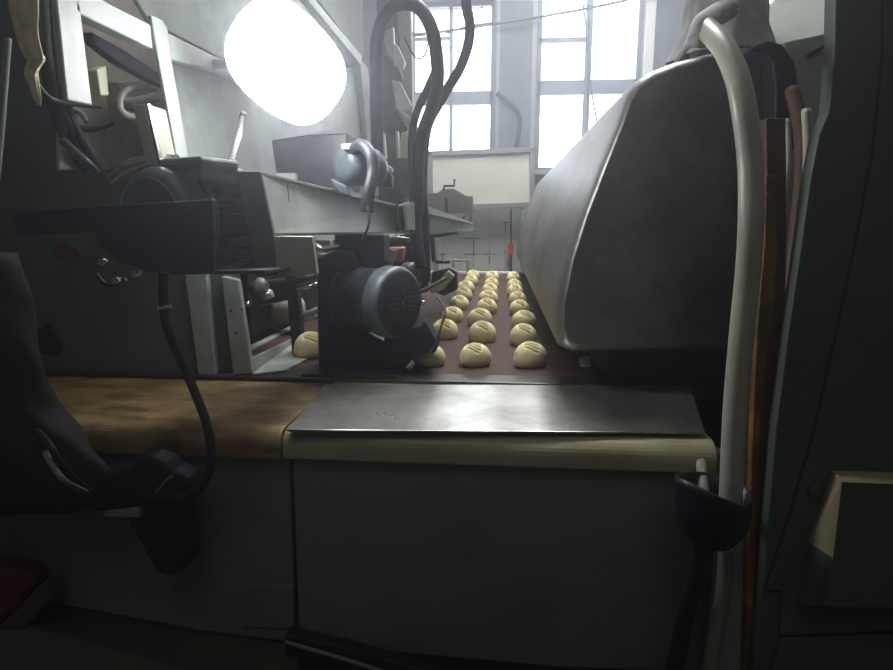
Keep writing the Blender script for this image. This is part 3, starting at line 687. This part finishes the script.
# terminal box on top
tb = P(203, 176, 1.08)
def obox(bm, c, ax, L, W, H):
    s = V((ax.y, -ax.x, 0)); h = V((0, 0, H))
    return prism(bm, [c - ax * L / 2 - s * W / 2, c + ax * L / 2 - s * W / 2, c + ax * L / 2 + s * W / 2, c - ax * L / 2 + s * W / 2], h)
obj('box_saddle', obox(nb(), P(206, 196, 1.10), AX, .12, .115, .03), 'motor', t, bev=.006)
o1 = obj('terminal_box', obox(nb(), P(206, 183, 1.06), AX, .10, .092, .026), 'motor', t, bev=.004)
obj('box_lid', obox(nb(), P(200, 170, 1.05), AX, .09, .10, .018), 'motor', o1, bev=.006)
# dark guard bar across the front
bm = nb(); prism(bm, [P(13, 212, .93), P(212, 199, .93), P(214, 272, .93), P(150, 272, .93), P(118, 262, .93), P(100, 246, .93), P(94, 232, .93), P(16, 236, .93)], (0, .012, 0)); obj('guard_plate', bm, 'navy', t, bev=.002)
bm = nb(); prism(bm, [P(170, 271, .94), P(264, 270, .94), P(300, 266, 1.1), P(190, 268, 1.2)], (0, 0, -.006)); obj('mount_plate', bm, 'motor_dark', t, bev=.001)
for x, y in ((101, 262), (114, 281), (134, 274)):
    bm = nb(); cyl(bm, P(x, y, 1.0), P(x + 5, y - 1, 1.04), .006, 10); obj('bolt', bm, 'shiny', t)
bm = nb(); tube(bm, [P(96, 274, 1.05), P(105, 284, 1.05), P(116, 285, 1.05), P(126, 279, 1.05)], .004, 8); obj('clip', bm, 'oily', t)
bm = nb(); cyl(bm, P(150, 186, .985), P(150, 186, .975), .003, 8); bm.free()
# hanging lead down from motor
bm = nb(); tube(bm, [P(163, 272, .97), P(163, 300, .97), P(168, 330, .97), P(182, 362, .98), P(196, 395, .965), P(207, 425, .94), P(211, 452, .93), P(206, 480, .93), P(192, 494, .935), P(176, 496, .95)], .0078, 14)
cb = thing('power_cable', 'black power cable drooping from the left motor to a plug', 'cable', P(176, 496, .95))
obj('lead', bm, 'black', cb, smooth=True)
bm = nb(); cyl(bm, P(158, 308.5, .965), P(171, 306.5, .965), .0035, 8); obj('cable_tie', bm, 'white', cb)
# plug cluster and dark tapered form below it
t = thing('plug_connector', 'bulky black plug connector hanging in front of the housing', 'connector', P(140, 510, .95))
bm = nb(); prism(bm, [P(x, y, .95) for x, y in [(92, 486), (102, 476), (118, 470), (128, 468), (134, 458), (150, 458), (164, 464), (172, 472), (188, 478), (190, 490), (176, 500), (160, 503), (142, 505), (120, 508), (92, 514), (88, 500)]], (0, .05, 0)); obj('plug_body', bm, 'navy', t, bev=.008)
bm = nb(); tube(bm, [P(156, 493, .945), P(165, 482, .942), P(172, 476, .942)], .0025, 8); obj('pale_clip', bm, 'frame_grey', t, smooth=True)
bm = nb(); prism(bm, [P(x, y, .955) for x, y in [(103, 511), (139, 507), (140, 518), (104, 517)]], (0, .03, 0)); obj('pale_label', bm, 'paint', t, bev=.002)
t = thing('tapered_form', 'dark brown tapering pouch below the black plug', 'form', P(165, 575, .97))
bm = nb(); prism(bm, [P(x, y, .965) for x, y in [(124, 519), (138, 517), (142, 500), (176, 500), (184, 522), (191, 548), (189, 562), (182, 573), (168, 578), (156, 574), (148, 562), (138, 542)]], (0, .05, 0)); obj('form', bm, 'bag', t, bev=.015)  # dark tapered area below the plug, built as a solid

# bag at lower left
t = thing('cloth_sack', 'dark brown cloth sack slumped at the left edge of the housing', 'sack', P(20, 508, .95))
bm = nb(); rr = []; NN = 40
cx = P(8, 470, .93)
for j in range(26):
    z0_ = P(10, 508, .93).z; z1_ = P(10, 255, .93).z; tt = j / 25
    z = z0_ + (z1_ - z0_) * tt
    rw = (.138 * (1 - tt) ** .55 + .01) if tt < .45 else None
    wpx = [(0, 86), (.05, 90), (.15, 80), (.28, 58), (.38, 34), (.48, 24), (.65, 23), (.85, 20), (1, 12)]
    for (t0, a0), (t1, a1) in zip(wpx, wpx[1:]):
        if t0 <= tt <= t1: wp = a0 + (a1 - a0) * (tt - t0) / (t1 - t0); break
    xr = P(wp, 400, .93).x; xl = P(-120, 400, .93).x
    rw = (xr - xl) / 2; xc = (xr + xl) / 2
    rr.append([bm.verts.new((xc + rw * math.cos(a) * (1 + .04 * math.sin(5 * a + j * .6)), .97 + .07 * math.sin(a) * (1 + .12 * math.sin(7 * a + j * .4)), z)) for a in [2 * PI * q / NN for q in range(NN)]])
for a, b in zip(rr, rr[1:]):
    for q in range(NN):
        f = face(bm, [a[q], a[(q + 1) % NN], b[(q + 1) % NN], b[q]]); f.smooth = True
face(bm, rr[0]); face(bm, rr[-1][::-1]); obj('sack', bm, 'bag', t)
tag(obj('cable', tube(nb(), [P(38, 432, .92), P(50, 446, .88), P(60, 462, .88), P(74, 478, .9), P(90, 492, .93)], (.006, .0055), 12), 'black', smooth=True), 'black cable curving from the sack towards the plug', 'cable')
tag(obj('cable', tube(nb(), [P(45, 452, .88), P(54, 468, .87), P(66, 482, .87), P(86, 492, .92)], .005, 12), 'frame_grey', smooth=True), 'pale strap curving from the sack towards the plug', 'strap')
# red cloth at bottom-left
t = thing('floor_cloth', 'dull red bundle on pale board in the bottom left corner', 'bundle', P(10, 640, .95))
bm = nb(); prism(bm, [P(x, y, .99) for x, y in [(-60, 560), (-10, 568), (20, 572), (36, 586), (20, 606), (-4, 628), (-60, 640)]], (0, .05, 0)); obj('red_bundle', bm, 'red_dark', t, bev=.012)
bm = nb(); prism(bm, [P(x, y, .985) for x, y in [(36, 588), (46, 586), (52, 600), (40, 612), (22, 632), (4, 650), (-40, 660), (-40, 640), (0, 626), (22, 605)]], (0, .04, 0)); obj('pale_board', bm, 'ledge', t, bev=.004)

# left edge rag, rod, cable bundle
t = thing('hanging_rag', 'yellowed rag hanging at the upper left corner', 'rag', P(38, 105, .95))
bm = nb(); rr = []; NN = 24
path = [(20, -20, 15), (24, 10, 13), (27, 35, 11), (32, 52, 11), (36, 60, 9), (31, 72, 7), (34, 85, 5), (37, 97, 4), (39, 105, 2)]
pp = catmull([V(q) for q in path], 4)
for j, (x, y, w_) in enumerate(pp):
    c_ = P(x, y, .95); w_ = w_ / F * .95
    rr.append([bm.verts.new((c_.x + w_ * math.cos(a) * (1 + .15 * math.sin(4 * a + j * .25)), c_.y + w_ * .5 * math.sin(a) * (1 + .3 * math.sin(5 * a + j * .2)), c_.z + .002 * math.sin(3 * a))) for a in [2 * PI * q / NN for q in range(NN)]])
for a, b in zip(rr, rr[1:]):
    for q in range(NN):
        f = face(bm, [a[q], a[(q + 1) % NN], b[(q + 1) % NN], b[q]]); f.smooth = True
face(bm, rr[0]); face(bm, rr[-1][::-1]); obj('rag', bm, 'rag', t)
tag_tube('steel_rod', [P(8, 38, .95), P(4, 90, .95), P(0, 140, .95), P(-6, 200, .95)], .0055, 'frame_grey', 'thin pale steel rod at the left edge beside the rag', 'rod', n=12)
for k_, (x0, x1, r, l) in enumerate([(42, 50, .011, 'thick dusty cable nearest the rag, hanging in a bundle by the frame'), (50, 58, .009, 'thick dusty cable in the middle of the bundle by the frame'), (56, 64, .009, 'thick dusty cable nearest the frame upright in the bundle')]):
    tag_tube('cable', [P(x0 - 2, -20, 1.02 + .02 * k_), P(x0 + 1, 30, 1.02 + .02 * k_), P(x1 - 2, 75, 1.04 + .02 * k_), P(x1 + 4, 110, 1.08 + .02 * k_), P(x1 + 20, 145, 1.15), P(x1 + 38, 172, 1.2 + .02 * k_)], r, 'cable_grey', l, 'cable', 'cables hanging beside the left frame')
tag_tube('cable', [P(37, 84, 1.0), P(46, 95, 1.0), P(56, 101, 1.02), P(72, 104, 1.1), P(100, 107, 1.2)], .0045, 'cable_grey', 'thin grey cable crossing under the frame upright', 'cable')
tag_tube('cable', [P(62, 140, 1.1), P(75, 152, 1.1), P(88, 164, 1.1), P(96, 172, 1.12)], .008, 'motor', 'stiff grey cable slanting down to the left motor', 'cable')
tag_tube('cable', [P(66, 120, 1.2), P(78, 128, 1.2), P(96, 128, 1.22), P(112, 122, 1.25)], .007, 'cable_grey', 'dusty cable sagging between frame and inner box', 'cable')
tag_tube('cable', [P(70, 111, 1.2), P(80, 113, 1.2), P(87, 122, 1.2)], .005, 'frame_grey', 'short pale cable end below the frame upright', 'cable')

# ---- centre motor with gearbox
t = thing('fan_motor', 'dark electric motor with round slotted fan cover above the belt', 'motor', P(370, 375, 1.5))
Dc = P(402, 303, 1.42); A2 = V((.86, -.51, 0)).normalized(); Rr = .086
bm = nb(); lathe(bm, Dc, -A2, [(0, .01), (0, Rr * .84), (.005, Rr * .95), (.015, Rr), (.05, Rr), (.055, Rr * .93), (.15, Rr * .93), (.152, Rr), (.165, Rr)], 48); obj('body', bm, 'motor_dark', t)
bm = nb(); lathe(bm, Dc, -A2, [(.001, Rr * .86), (.006, Rr * .965), (.016, Rr * 1.02), (.048, Rr * 1.02), (.052, Rr * .98)], 48); fc2 = obj('fan_cover', bm, 'motor', t)  # lighter enamel puts the rim's highlight into the cover colour
bm = nb()
up_ = V((0, 0, 1)); sd = A2.cross(up_)
def slot(cx_, cz_, w_, h_):
    o_ = Dc + A2 * .0002 + sd * cx_ + up_ * cz_
    prism(bm, [o_ - sd * w_ / 2 - up_ * h_ / 2, o_ + sd * w_ / 2 - up_ * h_ / 2, o_ + sd * w_ / 2 + up_ * h_ / 2, o_ - sd * w_ / 2 + up_ * h_ / 2], A2 * .002)
for i in range(-5, 6):
    for j in range(-5, 6):
        x_, z_ = i * .0115, j * .0115; rd = math.hypot(x_, z_)
        if .013 < rd < .057:
            if abs(x_) > abs(z_): slot(x_, z_, .0078, .0032)
            else: slot(x_, z_, .0032, .0078)
lathe(bm, Dc + A2 * .0005, A2, [(0, .008), (.003, .007)], 16)
gr = obj('fan_grille', bm, 'motor', fc2)
bm = nb(); pslab(bm, [(316, 258), (335, 250), (350, 252), (356, 266), (362, 330), (390, 345), (390, 378), (318, 374)], 1.46, .06); obj('gearbox', bm, 'navy', t, bev=.006)
bm = nb(); pslab(bm, [(324, 300), (331, 296), (332, 324), (325, 326)], 1.455, .006); obj('slot_plate', bm, 'black', t, bev=.002)
bm = nb(); pslab(bm, [(334, 234), (384, 234), (384, 262), (336, 262)], 1.50, .08); obj('hanger', bm, 'navy', t, bev=.004)
bm = nb(); pslab(bm, [(384, 335), (422, 326), (424, 320), (438, 344), (436, 352), (412, 360), (398, 376), (384, 376)], 1.44, .07); obj('foot', bm, 'navy', t, bev=.004)
bm = nb(); pslab(bm, [(302, 374), (398, 376), (396, 382), (300, 380)], 1.38, .1); obj('base_plate', bm, 'oily', t, bev=.003)
bm = nb(); tube(bm, [P(420, 302, 1.48), P(426, 303, 1.48)], .006, 8, 0); obj('grease_nipple', bm, 'shiny', t)
tag_tube('cable', [P(437, 297, 1.5), P(443, 305, 1.48), P(445, 314, 1.46), P(440, 330, 1.44), P(437, 342, 1.43), P(430, 352, 1.42), P(421, 358, 1.42)], .0028, 'rust', 'thin brown wire drooping over the left buns beside the fan motor', 'cable')
tag_tube('pipe', [P(312, 242, 1.5), P(318, 247, 1.5), P(326, 249, 1.5), P(340, 246, 1.5)], .007, 'shiny', 'short bright curved pipe under the beam near its cream block', 'pipe')
bm = nb(); pslab(bm, [(316, 254), (336, 254), (336, 262), (316, 263)], 1.52, .05); tag(obj('bracket', bm, 'paint', bev=.002), 'small grey bracket plate left of the fan motor hanger', 'bracket')

# clutter behind the fan motor: pink cover, pale parts, small machine
t = thing('scraper_assembly', 'cluttered scraper mechanism over the far left of the belt', 'machine part', P(430, 300, 2.4))
bm = nb(); pslab(bm, [(382, 248), (404, 247), (402, 262), (384, 262)], 2.2, .06); obj('pink_cover', bm, 'pink', t, bev=.008)
bm = nb(); pslab(bm, [(392, 250), (397, 250), (391, 268), (387, 268)], 2.15, .02); obj('pale_lever', bm, 'paint_light', t, bev=.002)
bm = nb(); tube(bm, [P(386, 242, 2.1), P(394, 238, 2.1), P(410, 240, 2.1)], .008, 10); obj('linkage', bm, 'shiny', t)
bm = nb(); lathe(bm, P(404, 275, 2.3), (1, -.5, 0), [(0, .03), (.01, .05), (.06, .05), (.065, .03)], 24); obj('pulley', bm, 'motor', t)
bm = nb(); pslab(bm, [(432, 272), (450, 268), (457, 272), (457, 290), (444, 296), (430, 290)], 2.5, .05); obj('scraper_blade', bm, 'navy', t, bev=.004)
bm = nb(); pslab(bm, [(428, 286), (440, 280), (448, 270), (455, 276), (443, 290), (431, 294)], 2.44, .02); obj('dough_scrap', bm, 'cream', t, bev=.006)
bm = nb(); tube(bm, [P(420, 292, 2.2), P(432, 286, 2.3), P(446, 278, 2.4)], .008, 8); obj('arm', bm, 'oily', t)
bm = nb(); tube(bm, [P(436, 262, 2.8), P(450, 262, 2.8)], .008, 8, 0); obj('peg', bm, 'oily', t)
for x in (447, 468):
    pass
bm = nb(); prism(bm, [P(452, 260, 4.4), P(470, 260, 4.4), P(470, 262, 4.4), P(452, 262, 4.4)], (0, .05, 0)); prism(bm, [P(466, 260, 4.4), P(469, 260, 4.4), P(469, 272, 4.4), P(466, 272, 4.4)], (0, .05, 0)); prism(bm, [P(452, 260, 4.4), P(454, 260, 4.4), P(454, 272, 4.4), P(452, 272, 4.4)], (0, .05, 0))
tag(obj('end_stop', bm, 'brown_back'), 'small brown bracket at the far end of the belt', 'bracket')

# ---- rear machine column on the left (behind cables)
t = thing('rear_machine', 'tall cluttered grey machine column left of the window', 'machine', P(395, 260, 2.8))
bm = nb(); pslab(bm, [(376, -40), (398, -40), (404, 60), (410, 120), (412, 232), (378, 232)], 3.2, .3); obj('column', bm, 'panel_dark', t, bev=.01)
bm = nb(); pslab(bm, [(393, -40), (409, -40), (412, 60), (414, 240), (404, 240), (400, 60)], 3.1, .05); obj('edge_post', bm, 'frame_grey', t, bev=.004)
for nm, pts, Y, m in (('cover', [(384, 32), (393, 26), (395, 58), (403, 78), (398, 70), (385, 52)], 2.9, 'paint'),
                      ('cover', [(393, 42), (398, 46), (405, 62), (403, 68), (394, 66)], 2.88, 'paint_light'),
                      ('cover', [(392, 80), (400, 82), (411, 104), (408, 108), (404, 112), (411, 118), (405, 120), (396, 106)], 2.88, 'paint_light'),
                      ('guard', [(373, 86), (392, 82), (396, 108), (408, 128), (402, 140), (380, 128)], 2.9, 'oily'),
                      ('cream_strip', [(395.5, 131), (398, 131), (399, 158), (396.5, 158)], 2.8, 'cream'),
                      ('cream_strip', [(401, 133), (408, 131), (409, 158), (400, 158), (400, 142)], 2.8, 'cream'),
                      ('cream_strip', [(380, 129), (384, 134), (386, 158), (381, 158)], 2.8, 'paint_light'),
                      ('rear_box', [(374, 160), (382, 160), (392, 176), (392, 188), (376, 186)], 2.7, 'oily'),
                      ('rear_box', [(398, 158), (412, 158), (412, 196), (400, 196)], 2.7, 'motor'),
                      ('rail', [(374, 156), (392, 168), (392, 172), (374, 160)], 2.65, 'paint_light')):
    bm = nb(); pslab(bm, pts, Y, .04); obj(nm, bm, m, t, bev=.003)

# ---- big black hoses
tag_tube('hose', [P(378, 185, 1.9), P(377, 130, 1.9), P(376, 70, 1.9), P(378, 35, 1.9), P(388, 12, 1.9), P(404, 3, 1.9), P(420, 9, 1.9), P(432, 30, 1.9), P(437, 60, 1.9), P(437, 85, 1.9), P(431, 110, 1.95), P(422, 135, 2.0), P(418, 165, 2.0), P(418, 200, 2.0), P(416, 230, 2.0), P(421, 268, 2.0)], .020, 'cable_grey', 'thick dark hose arching in a tall loop before the left window', 'hose', n=16, smooth=8)
tag_tube('hose', [P(465, -15, 2.1), P(467, 10, 2.1), P(470, 25, 2.1), P(468, 45, 2.1), P(460, 68, 2.1), P(448, 88, 2.1), P(438, 105, 2.1), P(428, 125, 2.1), P(424, 150, 2.1), P(422, 190, 2.1), P(425, 225, 2.1), P(426, 282, 2.1)], .0165, 'cable_grey', 'dark hose falling from the top of the left window to join the loop', 'hose', n=16, smooth=8)
tag_tube('hose', [P(436, 70, 2.05), P(426, 92, 2.05), P(417, 112, 2.05), P(412, 135, 2.05), P(412, 170, 2.05), P(414, 215, 2.05), P(414, 262, 2.05)], .013, 'cable_grey', 'thinner dark hose left of the joined pair of hoses', 'hose', n=14)
tag_tube('hose', [P(419, 75, 1.96), P(434, 88, 1.98), P(430, 108, 2.02)], .008, 'cable_grey', 'short dark hose stub crossing the looped hose', 'hose') if False else None
tag_tube('cable', [P(405, 37, 2.0), P(409, 47, 2.0), P(415, 57, 2.0), P(421, 58, 2.0), P(426, 53, 2.0), P(428, 40, 2.0), P(427, 28, 2.0)], .0025, 'cable_grey', 'thin wire drooping inside the tall hose loop', 'cable')

# ------------------------------------------------------------------ lights
W = bpy.data.worlds.new('world'); SC.world = W; W.use_nodes = True
bg = W.node_tree.nodes['Background']; bg.inputs[0].default_value = (.93, .97, 1, 1); bg.inputs[1].default_value = 6
vs = W.node_tree.nodes.new('ShaderNodeVolumeScatter'); vs.inputs['Color'].default_value = (.9, .94, 1, 1); vs.inputs['Density'].default_value = HAZE; vs.inputs['Anisotropy'].default_value = .82
W.node_tree.links.new(vs.outputs[0], W.node_tree.nodes['World Output'].inputs['Volume'])
skm = mat('overcast_sky', (255, 255, 255), 1, emit=(240, 246, 255), estr=8)
structure(obj('sky', box(nb(), (-9, YW + 3, -2), (9, YW + 3.1, 9)), skm))
def area(name, loc, rot, sx, sy, e, col=(1, 1, 1)):
    l = bpy.data.lights.new(name, 'AREA'); l.shape = 'RECTANGLE'; l.size = sx; l.size_y = sy; l.energy = e; l.color = col
    o = bpy.data.objects.new(name, l); COL.objects.link(o); o.location = loc; o.rotation_euler = rot; return o
area('added_fill_light', (0.3, 3.6, 4.4), (0, 0, 0), 1.2, 3, 250, (.95, .98, 1))  # unseen area light added to brighten buns, tiles and board
area('added_fill_light', (-.2, -1.2, 4.3), (0, 0, 0), 2, 2, 13, (1, .98, .92))  # weak unseen area light added behind the camera as ambient fill
SC.view_settings.view_transform = 'Standard'; SC.view_settings.look = 'None'
SC.view_settings.exposure = 0; SC.view_settings.gamma = 1; SC.view_settings.use_curve_mapping = False
SC.cycles.use_denoising = True
